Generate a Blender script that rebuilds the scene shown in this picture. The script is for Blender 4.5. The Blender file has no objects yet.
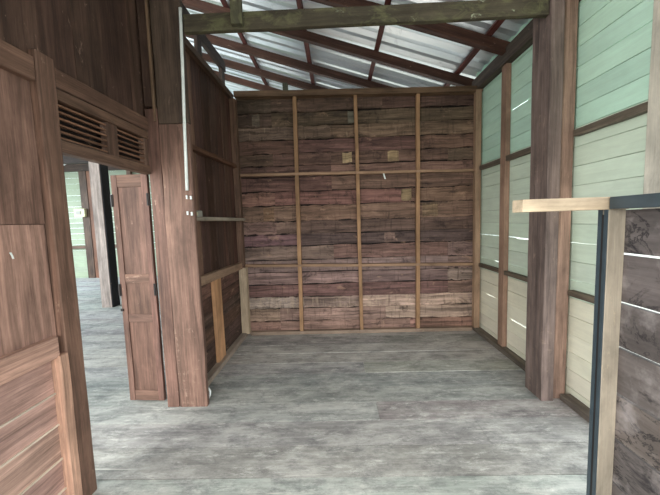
import bpy, math, random
from mathutils import Vector, Matrix

random.seed(7)
SC = bpy.context.scene
COL = SC.collection

# ------------------------------------------------------------------ camera
YAW, PITCH, ROLL = 0.0239199, 0.0852426, -0.0312448
cam_data = bpy.data.cameras.new('camera')
cam_data.sensor_fit = 'HORIZONTAL'
cam_data.sensor_width = 36.0
cam_data.lens = 310.0 / 660.0 * 36.0
cam_data.clip_start = 0.05
cam = bpy.data.objects.new('camera', cam_data)
COL.objects.link(cam)
_f = Vector((-math.sin(YAW), math.cos(YAW), 0))
_r = Vector((math.cos(YAW), math.sin(YAW), 0))
_u = Vector((0, 0, 1))
_f2 = _f * math.cos(PITCH) - _u * math.sin(PITCH)
_u2 = _u * math.cos(PITCH) + _f * math.sin(PITCH)
_r3 = _r * math.cos(ROLL) + _u2 * math.sin(ROLL)
_u3 = _u2 * math.cos(ROLL) - _r * math.sin(ROLL)
m = Matrix((_r3, _u3, -_f2)).transposed().to_4x4()
m.translation = Vector((0, 0, 1.5))
cam.matrix_world = m
SC.camera = cam

# ------------------------------------------------------------------ sky, daylight, exposure
world = bpy.data.worlds.new('overcast_sky')
SC.world = world
world.use_nodes = True
bg = world.node_tree.nodes['Background']
bg.inputs[0].default_value = (0.86, 0.96, 1.0, 1)
bg.inputs[1].default_value = 2.6

def area(name, loc, aim, sx, sy, power, col):
    d = bpy.data.lights.new(name, 'AREA')
    d.shape = 'RECTANGLE'
    d.size, d.size_y = sx, sy
    d.energy = power
    d.color = col
    o = bpy.data.objects.new(name, d)
    COL.objects.link(o)
    o.location = loc
    o.rotation_euler = (Vector(aim) - Vector(loc)).to_track_quat('-Z', 'Y').to_euler()
    return o

# daylight through the open front of the house, behind the camera
area('front_opening_daylight', (-0.1, -2.5, 2.6), (0.1, 1.2, 0.0), 3.4, 2.0, 330, (1.0, 0.98, 0.95))
# added fill lamp at the left behind the camera, brightens the right wall
area('right_wall_fill', (-2.3, -0.9, 1.9), (1.8, 2.2, 1.7), 1.6, 2.2, 150, (0.97, 1.0, 0.95))
# daylight through the open far side of the room beyond the door
area('side_opening_daylight', (-9.6, 4.5, 2.6), (-4.0, 4.5, 0.0), 6.0, 2.4, 440, (0.72, 0.88, 1.0))

SC.view_settings.view_transform = 'Standard'
SC.view_settings.look = 'None'
SC.view_settings.gamma = 1.0
SC.view_settings.use_curve_mapping = False
SC.view_settings.exposure = 0.5
SC.cycles.use_denoising = True
SC.cycles.max_bounces = 10
SC.cycles.diffuse_bounces = 6

# ------------------------------------------------------------------ colour and material helpers
def lin(c):
    return tuple(((v / 255) / 12.92 if v / 255 <= 0.04045 else ((v / 255 + 0.055) / 1.055) ** 2.4) for v in c)

def rnd(a, b):
    return random.uniform(a, b)

class NT:
    def __init__(self, name):
        self.mat = bpy.data.materials.new(name)
        self.mat.use_nodes = True
        self.t = self.mat.node_tree
        self.b = self.t.nodes['Principled BSDF']
    def n(self, typ, **kw):
        nd = self.t.nodes.new(typ)
        for k, v in kw.items():
            setattr(nd, k, v)
        return nd
    def l(self, a, b):
        self.t.links.new(a, b)
    def val(self, sock, v):
        sock.default_value = v
    def scaled(self, src, s):
        v = self.n('ShaderNodeVectorMath', operation='MULTIPLY')
        self.l(src, v.inputs[0]); v.inputs[1].default_value = s
        return v.outputs[0]
    def noise(self, src, s, scale=1.0, detail=4.0, rough=0.6, dist=0.0):
        nz = self.n('ShaderNodeTexNoise')
        self.l(self.scaled(src, s), nz.inputs['Vector'])
        nz.inputs['Scale'].default_value = scale
        nz.inputs['Detail'].default_value = detail
        nz.inputs['Roughness'].default_value = rough
        nz.inputs['Distortion'].default_value = dist
        return nz.outputs['Fac']
    def rng(self, src, a, b, c, d):
        r = self.n('ShaderNodeMapRange')
        self.l(src, r.inputs[0])
        for i, v in enumerate((a, b, c, d)):
            r.inputs[i + 1].default_value = v
        return r.outputs[0]
    def math(self, op, a, b=None):
        q = self.n('ShaderNodeMath', operation=op)
        for i, v in enumerate((a, b)):
            if v is None: continue
            if isinstance(v, (int, float)): q.inputs[i].default_value = v
            else: self.l(v, q.inputs[i])
        return q.outputs[0]
    def mix(self, fac, a, b, mode='MIX'):
        q = self.n('ShaderNodeMix', data_type='RGBA', blend_type=mode)
        for s, v in ((q.inputs[0], fac), (q.inputs[6], a), (q.inputs[7], b)):
            if isinstance(v, (int, float)): s.default_value = v
            elif isinstance(v, tuple): s.default_value = v if len(v) == 4 else (*v, 1)
            else: self.l(v, s)
        return q.outputs[2]
    def bump(self, h, strength=0.3, dist=0.01):
        q = self.n('ShaderNodeBump')
        q.inputs['Strength'].default_value = strength
        q.inputs['Distance'].default_value = dist
        self.l(h, q.inputs['Height'])
        self.l(q.outputs[0], self.b.inputs['Normal'])

def wood(name, grain=0.5, dust=(196, 166, 150), rough=0.75, streaks=0.35, bump=0.35, blotch=(2.2, 5, 5), spec=0.25,
         extra=None):
    """wood whose board colour comes from each board's own tint, with long grain, weather blotches and bump"""
    k = NT(name)
    gc = k.n('ShaderNodeAttribute', attribute_name='grain_coord').outputs['Vector']
    ta = k.n('ShaderNodeAttribute', attribute_name='tint')
    g = k.noise(gc, (1.3, 24, 24), 1.0, 7, 0.65, 0.6)
    g1 = k.rng(g, 0.3, 0.7, 1 - grain, 1 + grain * 0.6)
    fine = k.noise(gc, (5, 160, 160), 1.0, 3, 0.6)
    g2 = k.rng(fine, 0.3, 0.7, 1 - grain * 0.35, 1 + grain * 0.3)
    tone = k.math('MULTIPLY', g1, g2)
    big = k.noise(gc, blotch, 1.0, 6, 0.68, 0.3)
    tone = k.math('MULTIPLY', tone, k.rng(big, 0.3, 0.7, 0.62 if grain > 0.2 else 0.88, 1.32 if grain > 0.2 else 1.08))
    comb = k.n('ShaderNodeCombineColor')
    for i in range(3): k.l(tone, comb.inputs[i])
    col = k.mix(1.0, ta.outputs['Color'], comb.outputs[0], 'MULTIPLY')
    # weathering: chalky patches and runs across the board, as much as the board's own wear asks for
    w1 = k.noise(gc, (3, 9, 9), 1.0, 8, 0.75, 0.8)
    w2 = k.noise(gc, (26, 3, 3), 1.0, 4, 0.7, 0.4)
    ws = k.math('ADD', k.math('MULTIPLY', w1, 1 - streaks), k.math('MULTIPLY', w2, streaks))
    th = k.math('SUBTRACT', ws, k.rng(ta.outputs['Alpha'], 0, 1, 0.72, 0.40))
    fac = k.rng(th, 0.0, 0.16, 0.0, 0.75)
    col = k.mix(fac, col, lin(dust))
    if extra: col = extra(k, gc, col)
    k.l(col, k.b.inputs['Base Color'])
    k.b.inputs['Roughness'].default_value = rough
    k.b.inputs['Specular IOR Level'].default_value = spec
    k.bump(k.math('ADD', g, k.math('MULTIPLY', fine, 0.4)), bump, 0.006)
    return k.mat

def worn(k, gc, col):
    # long dark weather streaks and small rubbed spots
    a = k.rng(k.noise(gc, (1.6, 40, 40), 1.0, 6, 0.7, 0.4), 0.56, 0.70, 0.0, 0.55)
    col = k.mix(a, col, lin((52, 36, 30)))
    b = k.rng(k.noise(gc, (7, 16, 16), 1.0, 6, 0.75, 0.5), 0.63, 0.72, 0.0, 0.5)
    return k.mix(b, col, lin((188, 158, 138)))

def stains(k, gc, col):
    # damp black patches and runs, and sawn or rubbed paler places
    a = k.rng(k.noise(gc, (4.5, 7, 7), 1.0, 8, 0.75, 0.5), 0.54, 0.66, 0.0, 0.72)
    col = k.mix(a, col, lin((44, 34, 32)))
    b = k.rng(k.noise(gc, (30, 2.5, 2.5), 1.0, 5, 0.7, 0.3), 0.56, 0.68, 0.0, 0.5)
    col = k.mix(b, col, lin((52, 40, 36)))
    c = k.rng(k.noise(gc, (5, 9, 9), 1.0, 6, 0.7, 0.4), 0.60, 0.70, 0.0, 0.55)
    return k.mix(c, col, lin((176, 142, 118)))

def mould(k, gc, col):
    a = k.noise(gc, (3.5, 4.5, 4.5), 1.0, 6, 0.65, 2.0)
    line = k.rng(k.math('ABSOLUTE', k.math('SUBTRACT', a, 0.5)), 0.0, 0.03, 1.0, 0.0)
    gate = k.rng(k.noise(gc, (2.5, 3, 3), 1.0, 3, 0.5), 0.40, 0.55, 0.0, 0.9)
    spot = k.rng(k.noise(gc, (4, 6, 6), 1.0, 7, 0.7, 0.8), 0.58, 0.66, 0.0, 0.8)
    col = k.mix(spot, col, lin((30, 27, 30)))
    col = k.mix(k.math('MULTIPLY', line, gate), col, lin((18, 16, 20)))
    pale = k.rng(k.noise(gc, (5, 4, 4), 1.0, 5, 0.6), 0.52, 0.72, 0.0, 0.6)
    return k.mix(pale, col, lin((170, 160, 158)))

def moss(k, gc, col):
    a = k.rng(k.noise(gc, (6, 10, 10), 1.0, 6, 0.7, 0.6), 0.5, 0.66, 0.0, 0.65)
    col = k.mix(a, col, lin((112, 112, 80)))
    b = k.rng(k.noise(gc, (5, 7, 7), 1.0, 6, 0.7, 1.2), 0.64, 0.70, 0.0, 0.8)
    return k.mix(b, col, lin((168, 176, 148)))

def plain(name, col, rough=0.5, metal=0.0, spec=0.4, vary=0.12):
    k = NT(name)
    tc = k.n('ShaderNodeTexCoord').outputs['Object']
    nz = k.noise(tc, (14, 14, 14), 1.0, 4)
    c = lin(col)
    k.l(k.mix(k.rng(nz, 0.3, 0.7, 0, 1), tuple(v * (1 - vary) for v in c), tuple(min(1, v * (1 + vary)) for v in c)),
        k.b.inputs['Base Color'])
    k.b.inputs['Roughness'].default_value = rough
    k.b.inputs['Metallic'].default_value = metal
    k.b.inputs['Specular IOR Level'].default_value = spec
    return k.mat

def floor_material(name):
    k = NT(name)
    gc = k.n('ShaderNodeAttribute', attribute_name='grain_coord').outputs['Vector']
    ta = k.n('ShaderNodeAttribute', attribute_name='tint')
    tc = k.n('ShaderNodeTexCoord').outputs['Object']
    g = k.noise(gc, (1.6, 26, 26), 1.0, 7, 0.7, 0.5)
    fine = k.noise(gc, (7, 150, 150), 1.0, 3, 0.6)
    tone = k.math('MULTIPLY', k.rng(g, 0.3, 0.7, 0.6, 1.25), k.rng(fine, 0.3, 0.7, 0.88, 1.1))
    comb = k.n('ShaderNodeCombineColor')
    for i in range(3): k.l(tone, comb.inputs[i])
    col = k.mix(1.0, ta.outputs['Color'], comb.outputs[0], 'MULTIPLY')
    # trodden dust, dark damp patches and pale scrapes on the old boards
    d1 = k.noise(tc, (1.5, 3.0, 1), 1.3, 10, 0.78, 0.1)
    col = k.mix(k.rng(d1, 0.44, 0.64, 0.0, 0.6), col, lin((206, 202, 195)))
    d2 = k.noise(tc, (2.4, 4.8, 1), 1.7, 12, 0.84, 0.15)
    col = k.mix(k.rng(d2, 0.48, 0.64, 0.0, 0.68), col, lin((84, 85, 86)))
    d3 = k.noise(tc, (2.0, 7, 1), 2.0, 12, 0.86, 0.2)
    col = k.mix(k.rng(d3, 0.53, 0.68, 0.0, 0.8), col, lin((228, 224, 216)))
    s = k.noise(tc, (1.6, 44, 1), 1.0, 3, 0.5, 0.5)
    col = k.mix(k.rng(s, 0.70, 0.74, 0.0, 0.5), col, lin((215, 210, 200)))
    k.l(col, k.b.inputs['Base Color'])
    k.l(k.rng(d2, 0.4, 0.65, 0.5, 0.72), k.b.inputs['Roughness'])
    k.b.inputs['Specular IOR Level'].default_value = 0.35
    k.bump(k.math('ADD', g, k.math('MULTIPLY', fine, 0.3)), 0.25, 0.005)
    return k.mat

def zinc_material(name):
    k = NT(name)
    tc = k.n('ShaderNodeTexCoord').outputs['Object']
    a = k.noise(tc, (0.6, 5, 1), 1.0, 5, 0.6, 0.3)
    col = k.mix(k.rng(a, 0.35, 0.65, 0, 1), lin((224, 232, 236)), lin((250, 252, 253)))
    b = k.noise(tc, (2, 6, 2), 1.5, 6, 0.7, 0.5)
    col = k.mix(k.rng(b, 0.58, 0.74, 0, 0.5), col, lin((140, 148, 150)))
    k.l(col, k.b.inputs['Base Color'])
    k.b.inputs['Metallic'].default_value = 0.7
    k.b.inputs['Roughness'].default_value = 0.3
    return k.mat

M = {
    'rough': wood('weathered_rough_boards', 0.7, (186, 162, 138), 0.8, 0.55, 0.5, extra=stains),
    'brown': wood('old_brown_timber', 0.52, (184, 158, 138), 0.62, 0.3, 0.4, extra=worn),
    'tan': wood('pale_new_timber', 0.22, (214, 190, 158), 0.7, 0.2, 0.2),
    'paint': wood('pale_green_painted_boards', 0.08, (226, 226, 200), 0.6, 0.2, 0.12),
    'mossy': wood('mossy_beam_timber', 0.35, (150, 150, 120), 0.85, 0.2, 0.5, extra=moss),
    'mouldy': wood('mould_stained_boards', 0.25, (170, 158, 150), 0.7, 0.3, 0.25, extra=mould),
    'floor': floor_material('dusty_floor_boards'),
    'zinc': zinc_material('zinc_roofing'),
    'white': plain('white_plastic', (228, 232, 228), 0.4),
    'iron': plain('dark_iron', (44, 38, 36), 0.55, 0.4),
    'strip': plain('dark_blue_grey', (50, 60, 66), 0.4, 0.0, 0.5, 0.2),
    'cream': plain('cream_plastic', (205, 200, 160), 0.5),
    'grey': plain('grey_plastic', (150, 146, 136), 0.5),
}

# ------------------------------------------------------------------ mesh builder
SAT = 0.84

class MB:
    def __init__(self):
        self.v, self.f, self.g, self.t = [], [], [], []
    def plank(self, p0, size, a=0, tint=(120, 90, 70), wear=0.2, segs=1, wob=0.0, var=0.12, gain=1.0, lo=None, hi=None):
        """a board: min corner, size per axis, a = its length axis; lo / hi shift its two long edges along the length"""
        axes = [0, 1, 2]
        rest = [x for x in axes if x != a]
        b = max(rest, key=lambda x: size[x]); c = [x for x in rest if x != b][0]
        s = gain * rnd(1 - var, 1 + var)
        lt = lin(tint); gy = 0.3 * lt[0] + 0.6 * lt[1] + 0.1 * lt[2]
        tl = tuple(min(0.95, max(0.002, (x * SAT + gy * (1 - SAT)) * s * rnd(1 - var * 0.25, 1 + var * 0.25))) for x in lt)
        ro = (rnd(0, 60), rnd(0, 60), rnd(0, 60))
        base = len(self.v)
        wl = wh = 0.0
        for i in range(segs + 1):
            u = i / segs
            wl = wl * 0.5 + rnd(-wob, wob); wh = wh * 0.5 + rnd(-wob, wob)
            el = wl + (lo(u) if lo else 0); eh = wh + (hi(u) if hi else 0)
            for (eb, ec) in ((0, 0), (1, 0), (1, 1), (0, 1)):
                p = [0, 0, 0]
                p[a] = p0[a] + u * size[a]
                p[b] = p0[b] + (size[b] + eh if eb else el)
                p[c] = p0[c] + ec * size[c]
                self.v.append(tuple(p))
                self.g.append((u * size[a] + ro[0], eb * size[b] + ro[1], ec * size[c] + ro[2]))
                self.t.append((*tl, wear(u) if callable(wear) else wear))
        flip = (a, b, c) in ((0, 1, 2), (1, 2, 0), (2, 0, 1))
        def face(*ix):
            self.f.append(tuple(base + j for j in (ix if flip else ix[::-1])))
        for i in range(segs):
            o, q = 4 * i, 4 * i + 4
            for j in range(4):
                k = (j + 1) % 4
                face(o + j, o + k, q + k, q + j)
        # winding above is outward for right-handed (a, b, c) after the end caps below
        e = 4 * segs
        face(3, 2, 1, 0); face(e, e + 1, e + 2, e + 3)
        return self
    def beam(self, A, B, w, h, tint=(90, 60, 45), wear=0.1, var=0.1, up=(0, 0, 1), gain=1.0, segs=1, wob=0.0):
        """a squared timber from A to B, w across and h deep, centred on the line"""
        A, B = Vector(A), Vector(B)
        d = (B - A); L = d.length; d.normalize()
        side = d.cross(Vector(up)).normalized(); upv = side.cross(d).normalized()
        s = gain * rnd(1 - var, 1 + var)
        tl = tuple(min(0.95, x * s) for x in lin(tint))
        ro = (rnd(0, 60), rnd(0, 60), rnd(0, 60))
        base = len(self.v)
        for i in range(segs + 1):
            u = i / segs
            ox, oz = rnd(-wob, wob), rnd(-wob, wob)
            for (x, z) in ((-1, -1), (1, -1), (1, 1), (-1, 1)):
                self.v.append(tuple(A + d * (L * u) + side * (x * w / 2 + ox) + upv * (z * h / 2 + oz)))
                self.g.append((u * L + ro[0], x * w / 2 + ro[1], z * h / 2 + ro[2]))
                self.t.append((*tl, wear))
        for i in range(segs):
            o, q = base + 4 * i, base + 4 * i + 4
            for j in range(4):
                k = (j + 1) % 4
                self.f.append((o + j, q + j, q + k, o + k))
        e = base + 4 * segs
        self.f.append((base, base + 1, base + 2, base + 3)); self.f.append((e + 3, e + 2, e + 1, e))
        return self
    def tube(self, pts, r, n=10, tint=(220, 220, 220)):
        pts = [Vector(p) for p in pts]
        base = len(self.v)
        for i, p in enumerate(pts):
            d = (pts[min(i + 1, len(pts) - 1)] - pts[max(i - 1, 0)]).normalized()
            ref = Vector((0, 1, 0)) if abs(d.y) < 0.9 else Vector((1, 0, 0))
            s = d.cross(ref).normalized(); q = s.cross(d)
            for j in range(n):
                t = 2 * math.pi * j / n
                self.v.append(tuple(p + s * (r * math.cos(t)) + q * (r * math.sin(t))))
                self.g.append((0, 0, 0)); self.t.append((*lin(tint), 0))
        for i in range(len(pts) - 1):
            for j in range(n):
                k = (j + 1) % n
                self.f.append((base + i * n + j, base + (i + 1) * n + j, base + (i + 1) * n + k, base + i * n + k))
        self.f.append(tuple(base + j for j in range(n)))
        self.f.append(tuple(base + (len(pts) - 1) * n + j for j in reversed(range(n))))
        return self
    def build(self, name, mat, parent=None, bevel=0.0, smooth=False):
        me = bpy.data.meshes.new(name)
        # keep each mesh's origin at its base
        xs, ys, zs = zip(*self.v)
        o0 = Vector(((min(xs) + max(xs)) / 2, (min(ys) + max(ys)) / 2, min(zs)))
        off = Vector((0, 0, 0)) if name in ('floor', 'ceiling') or name.startswith('roofing') else o0
        me.from_pydata([tuple(Vector(p) - off) for p in self.v], [], self.f)
        a = me.attributes.new('grain_coord', 'FLOAT_VECTOR', 'POINT')
        a.data.foreach_set('vector', [x for g in self.g for x in g])
        c = me.attributes.new('tint', 'FLOAT_COLOR', 'POINT')
        c.data.foreach_set('color', [x for t in self.t for x in t])
        me.materials.append(M[mat])
        me.validate(); me.update()
        import bmesh
        bm = bmesh.new(); bm.from_mesh(me)
        bmesh.ops.recalc_face_normals(bm, faces=bm.faces)
        bm.to_mesh(me); bm.free()
        if smooth:
            for p in me.polygons: p.use_smooth = True
        o = bpy.data.objects.new(name, me)
        COL.objects.link(o)
        o.location = off
        if parent is not None:
            o.parent = parent
            o.location = off - parent.location
        if bevel:
            b = o.modifiers.new('bevel', 'BEVEL')
            b.width = bevel; b.segments = 2; b.limit_method = 'ANGLE'
        return o

def tag(o, label=None, cat=None, group=None, kind=None):
    if label: o['label'] = label
    if cat: o['category'] = cat
    if group: o['group'] = group
    if kind: o['kind'] = kind
    return o

def empty(name, loc, label=None, cat=None, group=None, kind=None):
    o = bpy.data.objects.new(name, None)
    o.empty_display_size = 0.1
    COL.objects.link(o)
    o.location = loc
    return tag(o, label, cat, group, kind)

def timber(name, p0, size, a, tint, label, cat, group=None, mat='brown', wear=0.2, segs=1, wob=0.0, bevel=0.004, gain=1.0):
    return tag(MB().plank(p0, size, a, tint, wear, segs, wob, 0.06, gain).build(name, mat, None, bevel), label, cat, group)

# ================================================================== THE SETTING
# floor: wide boards laid across the room, from the far room through the door to the right wall
fl = MB()
y = -1.6
while y < 9.3:
    w = rnd(0.235, 0.27)
    for (xa, xb, t) in ((-9.0, -5.2, (160, 160, 158)), (-5.198, 2.0, (154, 151, 147))):
        if xa > -6 and random.random() < 0.35:
            xm = rnd(-0.6, 1.2)
            fl.plank((xa, y + .003, -0.03 + rnd(-.002, .002)), (xm - xa - .002, w - .006, 0.03), 0, t, .2, 6, .0012, .2)
            fl.plank((xm, y + .003, -0.03 + rnd(-.002, .002)), (xb - xm, w - .006, 0.03), 0, t, .2, 6, .0012, .24)
        else:
            fl.plank((xa, y + .003, -0.03 + rnd(-.002, .002)), (xb - xa, w - .006, 0.03), 0, t, .2, 14, .0012, .24)
    y += w
tag(fl.build('floor', 'floor'), 'grey weathered wide board floor with dust and scuffs', 'floor', kind='structure')

gd = MB().plank((-30, -30, -.75), (60, 60, .1), 0, (170, 166, 150), 0, 1)
tag(gd.build('ground', 'floor'), 'pale ground around the raised house', 'ground', kind='structure')

# back wall of rough overlapping boards
WALL_Y = 4.10
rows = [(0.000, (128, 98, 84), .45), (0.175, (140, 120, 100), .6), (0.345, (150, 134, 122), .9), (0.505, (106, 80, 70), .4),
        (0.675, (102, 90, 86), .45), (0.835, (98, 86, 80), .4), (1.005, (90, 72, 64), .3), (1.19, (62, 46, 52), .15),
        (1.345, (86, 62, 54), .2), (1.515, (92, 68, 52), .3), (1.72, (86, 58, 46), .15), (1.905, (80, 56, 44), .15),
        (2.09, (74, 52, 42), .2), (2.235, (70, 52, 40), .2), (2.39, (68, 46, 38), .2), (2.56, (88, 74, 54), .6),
        (2.73, (70, 60, 46), .4), (2.905, (58, 46, 38), .25), (3.09, (56, 46, 38), .2)]  # row tints mix board colour with light growing towards the foot
bk = MB()
for i in range(len(rows) - 1):
    z0, t, wr = rows[i]; z1 = rows[i + 1][0]
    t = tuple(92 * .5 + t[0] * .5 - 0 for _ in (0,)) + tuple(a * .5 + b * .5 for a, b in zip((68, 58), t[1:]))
    cuts = [-1.30] + sorted(random.sample([-0.80, -0.47, -0.05, 0.31, 0.62, 0.95, 1.08, 1.45], random.choice((1, 2, 2, 3)))) + [1.86]
    for xa, xb in zip(cuts, cuts[1:]):
        out = (i % 2) * 0.009 + rnd(0, .003)
        bk.plank((xa, WALL_Y - out - rnd(0, .006), z0), (xb - xa + .001, 0.02, z1 - z0 - .009), 0, t, wr * .8, 16, .008, .28, 2.1)
for (xa, ln, r, t) in ((.10, .12, 14, (168, 142, 100)), (.68, .14, 14, (150, 124, 88)), (.85, .13, 11, (146, 120, 84)), (-.96, .14, 10, (140, 104, 76)),
                       (1.12, .20, 10, (128, 100, 74)), (-1.05, .10, 17, (112, 98, 80)), (.62, .14, 8, (118, 92, 82)), (.18, .10, 17, (112, 108, 90))):
    bk.plank((xa, WALL_Y - .014, rows[r - 1][0] + .012), (ln, .01, rows[r][0] - rows[r - 1][0] - .03), 0, t, .5, 4, .008, .08, 1.15)
bk.plank((-1.31, WALL_Y + .03, 0), (3.17, .012, 3.1), 0, (40, 32, 30), 0, 1)
tag(bk.build('wall_back', 'rough', None, 0.0), 'back wall of rough mixed dark and chalky horizontal boards', 'wall', kind='structure')

# side wall beyond the left post: upright boards above, lying boards below
sw = empty('wall_side', (-1.31, 3.34, 0), 'dark wooden side wall between the left post and the back wall', 'wall', kind='structure')
ub = MB(); y = 2.60
while y < 4.08:
    w = min(rnd(.14, .2), 4.10 - y)
    ub.plank((-1.325 - rnd(0, .006), y, .955), (.022, w - .005, 2.17), 2, random.choice([(104, 70, 55), (84, 58, 47), (122, 88, 68), (98, 70, 57), (112, 84, 66)]), .3, 6, .003, .25)
    
    y += w
ub.build('upright_boards', 'brown', sw)
lb = MB(); z = 0.0
while z < .95:
    h = min(rnd(.13, .17), .97 - z)
    lb.plank((-1.325 - rnd(0, .008), 2.60, z), (.022, 1.49, h + .004), 1, random.choice([(104, 72, 58), (116, 84, 70), (92, 70, 60)]), .45, 8, .005, .15)
    z += h
lb.build('lying_boards', 'rough', sw)
bh = MB().plank((-1.35, 4.13, 0), (.02, 5.1, 3.1), 1, (90, 66, 52), .1, 4)  # unseen boards added to keep light out of the next room
bh.build('light_stop_boards', 'brown', sw)

# door wall on the left: boards above the transom and the panel beside the jamb
LY = -0.1  # wall stops here to let the added fill lamp in
dw = empty('wall_left', (-1.47, 0.5, 0), 'brown panelled wooden wall with the doorway in it', 'wall', kind='structure')
ub = MB(); y = LY
while y < 2.58:
    w = min(rnd(.2, .27), 2.60 - y)
    ub.plank((-1.485 - rnd(0, .004), y, 2.30), (.024, w - .003, 2.0), 2, random.choice([(84, 60, 48), (76, 54, 43), (90, 65, 51)]), .12, 6, .002, .1)
    y += w
ub.build('upper_boards', 'brown', dw)
ub = MB(); y = -1.5
edges = [LY, .3, .62, .95, 1.25, 1.53]
for ya, yb in zip(edges, edges[1:]):
    ub.plank((-1.482 - rnd(0, .003), ya, 1.53), (.022, yb - ya - .003, .69), 2, (130, 96, 79), .3, 6, .0015, .08)  # tint darker than below, holding the light's falloff up the wall
    ub.plank((-1.486 - rnd(0, .003), ya, .95), (.022, yb - ya - .003, .577), 2, (160, 121, 102), .35, 6, .0015, .08)
ub.build('panel_boards', 'brown', dw)
MB().plank((-1.515, LY, 0), (.02, 1.53 - LY, 2.3), 1, (110, 82, 66), 0, 1).build('wall_lining', 'brown', dw)
lb = MB()
for za, zb in ((-.02, .145), (.150, .310), (.316, .495), (.501, .662), (.668, .86)):
    lb.plank((-1.492, LY, za), (.024, 1.5 - LY, zb - za), 1, (182, 142, 126), .4, 10, .002, .08)  # tint lighter than the panels above, for stronger light low down
lb.build('skirting_boards', 'brown', dw)
lg = MB()
for zz in (.147, .313, .498, .665):
    lg.plank((-1.485, LY, zz - .004), (.026, 1.49 - LY, .008), 1, (206, 186, 164), .6, 6, .0006, .05)
lg.build('board_ledges', 'tan', dw)

# right wall: pale green boards, cream lower down
rw = MB()
GAPS = {2: (3.00, 3.34, .012), 3: (3.66, 3.86, .007), 6: (3.50, 3.66, .009), 8: (3.02, 3.26, .013), 17: (3.09, 3.38, .008)}
for i in range(23):
    z = -.05 + .147 * i; h = .143
    ya = 2.12 if z < 1.38 else 1.55
    t = (230, 223, 198) if z < .8 else (208, 223, 200) if z < 2.1 else (190, 228, 203)
    if i in GAPS:
        g0, g1, dz = GAPS[i]
        hi = (lambda u, g0=g0, g1=g1, dz=dz, ya=ya: -dz if g0 < ya + u * (4.2 - ya) < g1 else 0.0)
    else:
        hi = None
        rw.plank((1.868, ya, z + .13), (.006, 4.2 - ya, .03), 1, tuple(x * .8 for x in t), .0, 1)
    rw.plank((1.85 + rnd(0, .003), ya, z), (.016, 4.2 - ya, h), 1, t, .1, 34, .0008, .05, hi=hi)
tag(rw.build('wall_right', 'paint'), 'pale green painted board wall turning cream lower down', 'wall', kind='structure')

# far wall of the room beyond the door
fw = MB(); z = 0
while z < 4.6:
    h = rnd(.15, .18)
    fw.plank((-9.0, 9.25, z), (7.6, .018, h - .004), 0, (150, 160, 132), .2, 4, .001, .06); z += h
tag(fw.build('wall_far', 'paint'), 'pale board wall at the far end of the next room', 'wall', kind='structure')

# unseen boarding added behind the camera to cut light from above
fb = MB(); z = 2.0
while z < 3.9:
    fb.plank((-1.5, -1.6, z), (3.4, .02, .158), 0, (150, 130, 108), .2, 4, .001); z += .155
tag(fb.build('wall_light_block', 'brown'), 'added boarding behind the camera that blocks high light', 'wall', kind='structure')
# ------------------------------------------------------------------ roof
SL = 0.32
def roof(x, c): return c - SL * (x - 1.75)
ceil = empty('ceiling', (0, 0, 3.3), 'corrugated zinc roof seen from below', 'roof', kind='structure')
prof = [(0, 0), (.045, 0), (.085, .05), (.13, .05), (.17, 0), (.19, 0)]
def sheet(y0, ncor, right):
    mb = MB()
    xs = (2.35, 0.0, -3.22) if right else (-3.18, -6.0, -8.9)
    ridge = roof(-3.2, 3.335)
    def zz(x): return roof(x, 3.335) if right else ridge - SL * (-3.2 - x)
    ys = [(y0 + c * .19 + a, b) for c in range(ncor) for a, b in prof[:-1]] + [(y0 + ncor * .19, 0)]
    lift = rnd(0, .004)
    for x in xs:
        for yy, b in ys:
            mb.v.append((x, yy, zz(x) + b + lift)); mb.g.append((x, yy, 0)); mb.t.append((1, 1, 1, 0))
    n = len(ys)
    for r in range(len(xs) - 1):
        for j in range(n - 1):
            mb.f.append((r * n + j, r * n + j + 1, (r + 1) * n + j + 1, (r + 1) * n + j))
    o = mb.build('roofing_sheet', 'zinc', ceil)
    s = o.modifiers.new('gauge', 'SOLIDIFY'); s.thickness = 0.0012
for k in range(16):
    sheet(-2.4 + k * .76, 4, True)
    sheet(-2.4 + k * .76, 4, False)

# ================================================================== TIMBER FRAME
RED = (80, 54, 44)
raft = [(1.72, None), (2.70, None),
        (3.39, 'brown rafter meeting the wall plate above the stud of the green wall'),
        (4.22, 'brown rafter running down to the corner of back wall and green wall'),
        (5.06, 'long brown rafter just beyond the back wall, ending above its middle'),
        (5.81, 'brown rafter second beyond the back wall, carried by the short strut'),
        (6.52, 'brown rafter deepest beyond the back wall, low over its dark corner')]
for yy, lab in raft:
    b = MB().beam((2.2, yy, roof(2.2, 3.22)), (-3.1, yy, roof(-3.1, 3.22)), .075, .109, RED, .12, segs=6, wob=.004)
    tag(b.build('rafter', 'brown', None, .004), lab or ('rafter over the room between the tie beam and the camera' if yy < 2 else 'rafter hidden close above the mossy tie beam'), 'rafter', 'rafters under the zinc roof')
for xx, lab in ((-1.34, 'reddish purlin nearest the dark side wall under the zinc roof'),
                (-.35, 'reddish purlin crossing above the first stud of the back wall'),
                (.58, 'reddish purlin crossing above the middle studs of the back wall'),
                (1.61, 'reddish purlin nearest the green wall under the zinc roof')):
    b = MB().beam((xx, -1.5, roof(xx, 3.304)), (xx, 8.6, roof(xx, 3.304)), .06, .038, (92, 50, 44), .12, segs=8, wob=.003, up=(SL, 0, 1))
    tag(b.build('purlin', 'brown', None, .003), lab, 'purlin', 'purlins under the zinc roof')
b = MB().beam((-3.2, -1.5, 4.72), (-3.2, 8.6, 4.72), .06, .16, RED)
tag(b.build('ridge_timber', 'brown'), 'ridge timber at the top of the zinc roof', 'ridge timber')
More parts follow.
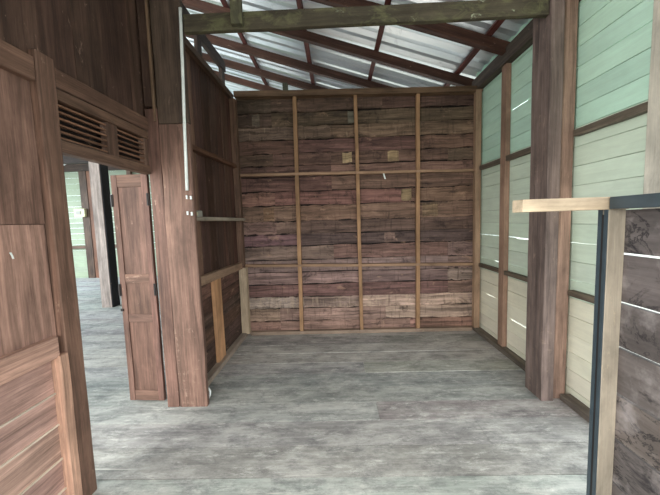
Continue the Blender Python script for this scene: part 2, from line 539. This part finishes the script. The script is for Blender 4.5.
# long dark timber over the gap above the side wall, with short blocks
b = MB().plank((-1.40, 2.62, 3.42), (.05, 1.46, .11), 1, (58, 44, 38), .05, 8, .01)
tag(b.build('gable_timber', 'brown'), 'dark timber running above the gap on top of the side wall', 'timber')
for yy, lab in ((2.68, 'short block on the side wall plate beside the big post'), (3.28, 'short block halfway along the side wall plate'), (3.95, 'short block on the side wall plate near the back corner')):
    timber('spacer_block', (-1.395, yy, 3.125), (.04, .10, .295), 2, (60, 46, 38), lab, 'block', 'blocks on the side wall plate')
timber('roof_strut', (-.90, 5.77, 0), (.09, .075, 4.0), 2, (70, 70, 56), 'short dark strut rising behind the back wall to a rafter', 'strut', mat='mossy')

tb = MB().plank((-1.108, 2.435, 2.948), (2.706, .045, .128), 0, (80, 71, 56), .2, 12, .004)
tag(tb.build('tie_beam', 'mossy', None, .006), 'large mossy grey tie beam spanning between the two house posts', 'beam')
b = MB().plank((-.735, 2.392, 2.965), (.085, .042, 1.0), 2, (84, 80, 62), .3, 5, .003)
tag(b.build('hanging_strut', 'mossy', None, .004), 'mossy upright nailed across the face of the tie beam', 'strut')

# left house post with its facing board
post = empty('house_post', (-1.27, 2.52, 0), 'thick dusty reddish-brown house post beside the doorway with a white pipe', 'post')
MB().plank((-1.345, 2.42, 0), (.235, .045, 2.28), 2, (120, 86, 73), lambda u: .62 - .45 * u, 16, .004).build('facing_plank', 'brown', post, .006)  # dust thins upward, also standing for the light's falloff up the post
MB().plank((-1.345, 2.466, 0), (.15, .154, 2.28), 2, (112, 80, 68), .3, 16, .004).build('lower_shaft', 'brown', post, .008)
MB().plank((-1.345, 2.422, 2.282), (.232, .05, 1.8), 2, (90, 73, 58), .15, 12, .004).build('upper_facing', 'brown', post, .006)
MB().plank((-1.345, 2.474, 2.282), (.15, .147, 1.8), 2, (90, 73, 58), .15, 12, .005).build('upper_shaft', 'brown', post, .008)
MB().plank((-1.447, 2.425, 0), (.098, .12, 2.40), 2, (116, 82, 69), lambda u: .5 - .4 * u, 10, .002).build('facing_board', 'brown', post, .004)  # paler foot again combines dust with the painted falloff of light
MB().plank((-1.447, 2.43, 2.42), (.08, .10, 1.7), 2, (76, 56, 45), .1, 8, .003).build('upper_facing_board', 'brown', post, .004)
MB().plank((-1.375, 2.412, 2.3), (.016, .03, 1.6), 2, (120, 92, 70), .2, 6, .001).build('edge_batten', 'brown', post, .002)
# right house post
post = empty('house_post', (1.66, 2.53, 0), 'brown house post standing against the pale green wall', 'post')
MB().plank((1.605, 2.42, 0), (.097, .22, 3.25), 2, (118, 100, 92), .4, 14, .004).build('post_shaft', 'brown', post, .006)
MB().plank((1.716, 2.45, 0), (.10, .16, 3.25), 2, (156, 120, 100), .3, 10, .003).build('facing_board', 'brown', post, .004)

# door jamb, rails and transom
jb = empty('jamb_post', (-1.45, 1.58, 0), 'brown upright at the near side of the doorway', 'post')
MB().plank((-1.51, 1.535, 0), (.085, .10, 2.37), 2, (122, 88, 70), .3, 10, .002).build('upright', 'brown', jb, .005)
MB().plank((-1.49, 1.485, 0), (.07, .052, .86), 2, (184, 138, 112), .35, 8, .003).build('foot_strip', 'brown', jb, .004)
timber('wall_rail', (-1.475, LY, 2.215), (.045, 1.53 - LY, .115), 1, (112, 82, 64), 'long brown rail meeting the jamb high on the near left wall', 'rail', 'rails of the left wall', segs=8, wob=.002)
timber('wall_rail', (-1.475, LY, .855), (.045, 1.5 - LY, .108), 1, (188, 142, 120), 'pale worn rail low on the near left wall', 'rail', 'rails of the left wall', segs=8, wob=.002, wear=.4)
timber('wall_rail', (-1.475, 1.637, 2.235), (.05, .80, .095), 1, (108, 78, 61), 'brown rail above the louvred vents over the doorway', 'rail', 'rails of the left wall', segs=4, wob=.001)
tr = empty('transom_frame', (-1.45, 2.03, 1.9), 'brown frame holding the two louvred vents above the doorway', 'frame')
MB().plank((-1.49, 1.637, 2.172), (.06, .79, .058), 1, (106, 78, 61), .2, 3, .001).build('head_moulding', 'brown', tr, .006)
MB().plank((-1.49, 1.637, 1.905), (.06, .786, .062), 1, (108, 79, 63), .2, 3, .001).build('bottom_rail', 'brown', tr, .004)
MB().plank((-1.49, 2.0, 1.965), (.05, .09, .207), 2, (108, 79, 62), .2).build('mullion', 'brown', tr, .003)
MB().plank((-1.49, 2.385, 1.965), (.05, .035, .207), 2, (108, 79, 62), .2).build('end_stile', 'brown', tr, .003)
for ya, yb, lab in ((1.64, 1.998, 'louvred wooden vent over the doorway next to the near jamb'), (2.092, 2.383, 'louvred wooden vent over the doorway next to the thick post')):
    v = empty('louvre_vent', (-1.46, (ya + yb) / 2, 1.967), lab, 'vent', 'louvred vents over the doorway')
    for k in range(6):
        zc = 1.985 + k * .034
        MB().beam((-1.462, ya, zc), (-1.462, yb, zc), .030, .010, (128, 94, 74), .3, up=(.15, 0, 1)).build('louvre_slat', 'brown', v, .002)
    MB().plank((-1.53, ya, 1.967), (.012, yb - ya + (.085 if yb < 2.1 else .14), .205), 1, (38, 29, 26), 0, 1).build('back_board', 'brown', v)  # near-black backing added to put shade between the slats

# folded door leaves, standing open into the next room
def leaf(name, x0, y0, lab, rot):
    d = empty(name, (x0, y0, 0), lab, 'door', kind='structure')
    W, T, Z0, Z1 = .308, .032, .012, 1.925
    t = (112, 80, 66)
    fr = MB()
    fr.plank((x0 - W, y0, Z0), (.05, T, Z1 - Z0), 2, t, .2, 6, .001)
    fr.plank((x0 - .05, y0, Z0), (.05, T, Z1 - Z0), 2, t, .2, 6, .001)
    fr.build('stiles', 'brown', d, .003)
    cr = MB()
    for za, h in ((Z0, .09), (.70, .07), (1.035, .075), (Z1 - .1, .1)):
        cr.plank((x0 - W + .05, y0 + .002, za), (W - .1, T - .004, h), 0, t, .25)
    cr.build('cross_rails', 'brown', d, .003)
    for za, zb in ((.10, .70), (.77, 1.035), (1.11, 1.825)):
        MB().plank((x0 - W + .048, y0 + .011, za - .002), (W - .096, .012, zb - za + .004), 2, (104, 73, 60), .25, 4).build('door_panel', 'brown', d)
    for zz in (.98, 1.72):
        for xx in (x0 - W - .012, x0 - .012):
            h = MB().plank((xx, y0 - .006, zz - .05), (.024, .007, .10), 2, (40, 36, 34))
            h.tube([(xx + .012, y0 - .008, zz - .05), (xx + .012, y0 - .008, zz + .05)], .006, 8)
            h.build('hinge', 'iron', d)
    kb = MB().plank((x0 - W - .004, y0 - .012, .80), (.02, .012, .02), 2, (40, 36, 34)); kb.build('bolt', 'iron', d)
    d.rotation_euler = (0, 0, rot)
    return d
leaf('door_1', -1.518, 2.50, 'narrow panelled wooden door leaf folded open beside the thick post', math.radians(-3))
leaf('door_2', -1.565, 2.556, 'second panelled door leaf folded flat behind the open door leaf', math.radians(-8))

# ------------------------------------------------------------------ battens nailed on the back wall
TAN = (160, 124, 92)
yb = 4.01
for xx, w, lean, lab in ((-.520, .048, -.012, 'pale upright batten on the back wall nearest the dark side wall'),
                         (.264, .044, .006, 'pale upright batten in the middle of the back wall'),
                         (1.024, .046, -.01, 'pale upright batten on the back wall nearest the green wall')):
    b = MB().beam((xx + w / 2 - lean, yb + .03, 3.07), (xx + w / 2 + lean, yb + .03, .05), w, .05, TAN, .2, .05, up=(0, 1, 0), segs=8, wob=.002)
    tag(b.build('wall_stud', 'tan', None, .003), lab, 'stud', 'battens on the back wall')
timber('corner_stud', (1.755, 3.985, .05), (.07, .07, 3.0), 2, (164, 130, 100), 'pale corner stud where back wall meets green wall', 'stud', mat='tan')
cs = empty('corner_stud', (-1.27, 4.03, 0), 'corner stud where dark side wall meets back wall, pale below the rail', 'stud')
MB().plank((-1.30, 3.98, .93), (.075, .08, 2.13), 2, (112, 82, 64), .15, 6, .002).build('upper_length', 'brown', cs, .003)
MB().plank((-1.295, 3.975, .04), (.095, .09, .885), 2, (176, 154, 126), .45, 6, .002).build('lower_length', 'tan', cs, .003)
for z0, z1, lab in ((2.122, 2.084, 'thin pale rail across the back wall above eye level'), (.944, .886, 'thin pale rail across the back wall at waist height')):
    b = MB().beam((-1.22, yb + .035, z0), (1.76, yb + .035, z1), .06, .034, (150, 120, 96), .3, segs=12, wob=.002)
    tag(b.build('wall_rail', 'tan', None, .003), lab, 'rail', 'rails on the back wall')
b = MB().beam((-1.24, yb + .03, 3.115), (1.84, yb + .03, 3.06), .10, .07, (112, 88, 68), .15, segs=8, wob=.003)
tag(b.build('wall_plate', 'brown', None, .004), 'brown plate along the top of the back wall', 'wall plate')
timber('sole_plate', (-1.2, 4.02, .0), (2.95, .07, .045), 0, (150, 126, 106), 'dusty sole plate at the foot of the back wall', 'sole plate', mat='tan', segs=8, wob=.002, wear=.4)

# ------------------------------------------------------------------ timbers of the side wall
timber('wall_plate', (-1.325, 2.62, 3.06), (.07, 1.42, .065), 1, (98, 74, 58), 'dark plate along the top of the side wall', 'wall plate', segs=6, wob=.002)
b = MB().beam((-1.275, 2.63, 2.19), (-1.275, 4.04, 2.235), .05, .05, (100, 70, 54), .2, segs=8, wob=.005)
tag(b.build('wall_rail', 'brown', None, .008), 'rough dark rail high across the side wall', 'rail')
timber('wall_shelf', (-1.305, 2.63, 1.538), (.10, 1.46, .036), 1, (160, 146, 128), 'narrow shelf board along the side wall at eye height', 'shelf', mat='tan', wear=.4)
b = MB().beam((-1.275, 2.62, .99), (-1.275, 4.03, .955), .06, .085, (142, 116, 96), .5, segs=8, wob=.003)
tag(b.build('wall_rail', 'tan', None, .006), 'worn dusty rail on the side wall at waist height', 'rail')
b = MB().beam((-1.285, 3.20, .06), (-1.285, 3.19, .945), .19, .035, (192, 146, 108), .2, .03, up=(1, 0, 0), segs=4, wob=.002)
tag(b.build('wall_stud', 'tan', None, .003), 'fresh orange-tan stud below the rail of the side wall', 'stud')
timber('sole_plate', (-1.31, 2.63, .0), (.075, 1.4, .055), 1, (158, 142, 124), 'dusty sole plate at the foot of the side wall', 'sole plate', mat='tan', segs=6, wob=.002, wear=.5)

# ------------------------------------------------------------------ timbers of the green wall
for ya, yb2, t, lab in ((3.375, 3.475, (150, 116, 94), 'light brown stud on the green wall between corner and house post'),
                        (1.70, 1.84, (196, 186, 168), 'pale stud on the green wall above the mould-stained partition')):
    timber('wall_stud', (1.795 if ya > 2 else 1.765, ya, .03 if ya > 2 else 1.4), (.052 if ya > 2 else .08, yb2 - ya, 3.05 if ya > 2 else 1.7), 2, t, lab, 'stud', 'studs of the green wall', mat='tan', segs=6, wob=.002)
for z0, h, t, lab in ((2.075, .05, (104, 92, 78), 'dark rail across the green wall above head height'),
                      (.858, .045, (104, 90, 74), 'dark rail across the green wall at waist height')):
    for (ya, yc, w2) in ((2.66, 3.98, 'between house post and back corner'), (1.72 if z0 > 1.5 else 2.13, 2.44, 'between house post and partition')):
        timber('wall_rail', (1.80, ya, z0), (.048, yc - ya, h), 1, t, lab + ', ' + w2, 'rail', 'rails of the green wall', segs=6, wob=.002)
timber('wall_plate', (1.77, 1.55, 3.06), (.10, 2.6, .15), 1, (92, 78, 66), 'dark plate along the top of the green wall', 'wall plate', segs=6, wob=.003)
timber('sole_plate', (1.765, 2.66, .0), (.083, 1.40, .05), 1, (112, 100, 88), 'dark sole plate at the foot of the green wall between house post and back corner', 'sole plate', segs=6, wob=.002)
timber('sole_plate', (1.765, 1.75, .0), (.083, .69, .05), 1, (112, 100, 88), 'dark sole plate at the foot of the green wall between house post and partition', 'sole plate', segs=6, wob=.002)

# ------------------------------------------------------------------ partition at the right
pt = empty('stair_partition', (1.24, 0.9, 0), 'mould-stained board partition with a dark top rail and pale arm', 'partition')
zs = [.02, .225, .441, .661, .883, 1.092, 1.314, 1.515]
for k, (za, zb) in enumerate(zip(zs, zs[1:])):
    MB().plank((1.275, .30, za + .006), (.02, 1.12, zb - za - .012), 1, random.choice([(92, 82, 79), (84, 75, 73), (98, 86, 80)]), .3, 8, .001, .08).build('partition_board', 'mouldy', pt)
MB().plank((1.20, 1.40, 0), (.075, .05, 1.513), 2, (146, 132, 116), .4, 8, .001).build('end_post', 'tan', pt, .004)
MB().plank((1.20, .30, 0), (.075, .08, 1.513), 2, (150, 130, 114), .3, 6).build('near_post', 'brown', pt, .004)
MB().plank((1.193, 1.402, 0), (.007, .014, 1.512), 2, (58, 70, 80), 0, 4).build('dark_strip', 'strip', pt)
MB().plank((1.193, 1.430, 0), (.007, .018, 1.512), 2, (58, 70, 80), 0, 4).build('dark_strip', 'strip', pt)
MB().plank((1.196, 1.416, .02), (.004, .014, 1.47), 2, (20, 22, 26), 0).build('dark_slot', 'iron', pt)
MB().plank((1.19, .26, 1.514), (.11, 1.13, .052), 1, (96, 104, 108), .2, 6, .001).build('top_rail', 'strip', pt, .003)  # dark colour also carries the shade of its side turned from the light
arm = MB()
arm.plank((.825, 1.40, 1.512), (.465, .085, .056), 0, (186, 162, 134), .3, 4, .0006)
tag(arm.build('arm_board', 'tan', pt, .003), 'pale cut board turning off the top rail')

# ------------------------------------------------------------------ the next room
rp = empty('room_post', (-4.38, 5.73, 0), 'grey house post with a black side in the next room seen through doorway', 'post')
MB().plank((-4.48, 5.65, 0), (.19, .16, 3.9), 2, (168, 152, 138), .4, 6, .002).build('post_shaft', 'brown', rp, .004)
MB().plank((-4.288, 5.66, 0), (.02, .19, 3.9), 2, (34, 32, 36), .0, 4).build('black_side', 'brown', rp, .002)  # black sheet laid over the right side of the post
timber('room_stud', (-7.58, 9.14, 0), (.22, .10, 3.19), 2, (92, 68, 54), 'wide dark brown upright on the far wall of the next room', 'stud')
timber('room_stud', (-7.35, 9.15, 0), (.14, .09, 3.19), 2, (128, 84, 60), 'orange-brown upright on the far wall beside the wide one', 'stud')
timber('room_stud', (-6.15, 9.15, 0), (.12, .09, 3.19), 2, (120, 92, 74), 'brown upright seen over the top of the open door leaf', 'stud')
timber('room_beam', (-7.9, 7.0, 2.98), (3.6, .12, .26), 0, (58, 44, 37), 'dark brown beam across the next room above the far wall', 'beam')
timber('room_rail', (-8.9, 9.17, 3.20), (7.3, .07, .24), 0, (76, 58, 47), 'brown rail high on the far wall of the next room', 'rail')
timber('room_rail', (-8.9, 9.19, .9), (1.3, .05, .09), 0, (112, 86, 68), 'brown rail low on the far wall beyond the doorway, before the wide upright', 'rail')
timber('room_rail', (-7.19, 9.19, .9), (1.02, .05, .09), 0, (112, 86, 68), 'brown rail low on the far wall between orange-brown upright and next stud', 'rail')
bx = empty('meter_box', (-7.62, 9.06, 1.85), 'cream box fixed on the far wall of the next room', 'box')
MB().plank((-7.75, 9.05, 1.85), (.32, .09, .24), 0, (205, 200, 160)).build('case', 'cream', bx, .01)
MB().plank((-7.68, 9.035, 1.92), (.14, .016, .1), 0, (120, 116, 96)).build('cover', 'grey', bx, .004)

# ------------------------------------------------------------------ small fittings
cd = MB().tube([(-1.108, 2.407, 3.10), (-1.120, 2.406, 2.7), (-1.138, 2.406, 2.2), (-1.150, 2.406, 1.77)], .0115, 12)
tag(cd.build('conduit_pipe', 'white', None, 0, True), 'thin white conduit pipe running down the edge of the thick post', 'pipe')
for xx, zz, lab in ((-1.158, 1.715, 'upper white pipe clip on the thick post, nearer the doorway'), (-1.126, 1.710, 'upper white pipe clip on the thick post, nearer the shelf'),
                    (-1.160, 1.592, 'lower white pipe clip on the thick post, nearer the doorway'), (-1.128, 1.586, 'lower white pipe clip on the thick post, nearer the shelf')):
    c = MB().plank((xx - .006, 2.404, zz - .010), (.012, .015, .020), 2, (230, 230, 226))
    c.tube([(xx, 2.402, zz + .012), (xx, 2.418, zz + .012)], .007, 10)
    tag(c.build('pipe_clip', 'white', None, .002), lab, 'clip', 'white pipe clips on the post')
sb = empty('switch_box', (-1.27, 2.79, 1.5745), 'small grey switch box on the shelf end beside the thick post', 'box')
MB().plank((-1.30, 2.75, 1.5745), (.075, .08, .055), 1, (160, 154, 144)).build('case', 'grey', sb, .004)
MB().plank((-1.262, 2.742, 1.585), (.028, .009, .03), 1, (190, 186, 176)).build('switch', 'cream', sb, .002)
wc = MB().tube([(-1.145, 2.52, .02), (-1.125, 2.51, .05), (-1.118, 2.505, .085), (-1.128, 2.50, .115), (-1.145, 2.505, .105)], .009, 8)
tag(wc.build('cable_end', 'white', None, 0, True), 'short curl of white cable at the foot of the thick post', 'cable')

for pts, lab in (([(.605, 4.020, 2.085), (.612, 4.012, 2.05), (.625, 4.018, 2.01)], 'small white paper scrap hanging under the upper rail of the back wall'),
                 ([(-1.452, 1.335, 1.405), (-1.450, 1.340, 1.39), (-1.455, 1.348, 1.375)], 'tiny white paper scrap stuck on the near left wall')):
    sc_ = MB(); w_ = .018 if pts[0][1] > 3 else .008
    for p in pts:
        for dx in (0, 1):
            q = (p[0] + dx * w_, p[1], p[2]) if pts[0][1] > 3 else (p[0], p[1] + dx * w_, p[2])
            sc_.v.append(q); sc_.g.append(q); sc_.t.append((.8, .8, .8, 0))
    sc_.f += [(0, 1, 3, 2), (2, 3, 5, 4)]
    o = sc_.build('paper_scrap', 'white')
    md = o.modifiers.new('thickness', 'SOLIDIFY'); md.thickness = .0015
    tag(o, lab, 'paper', 'white paper scraps on the walls')
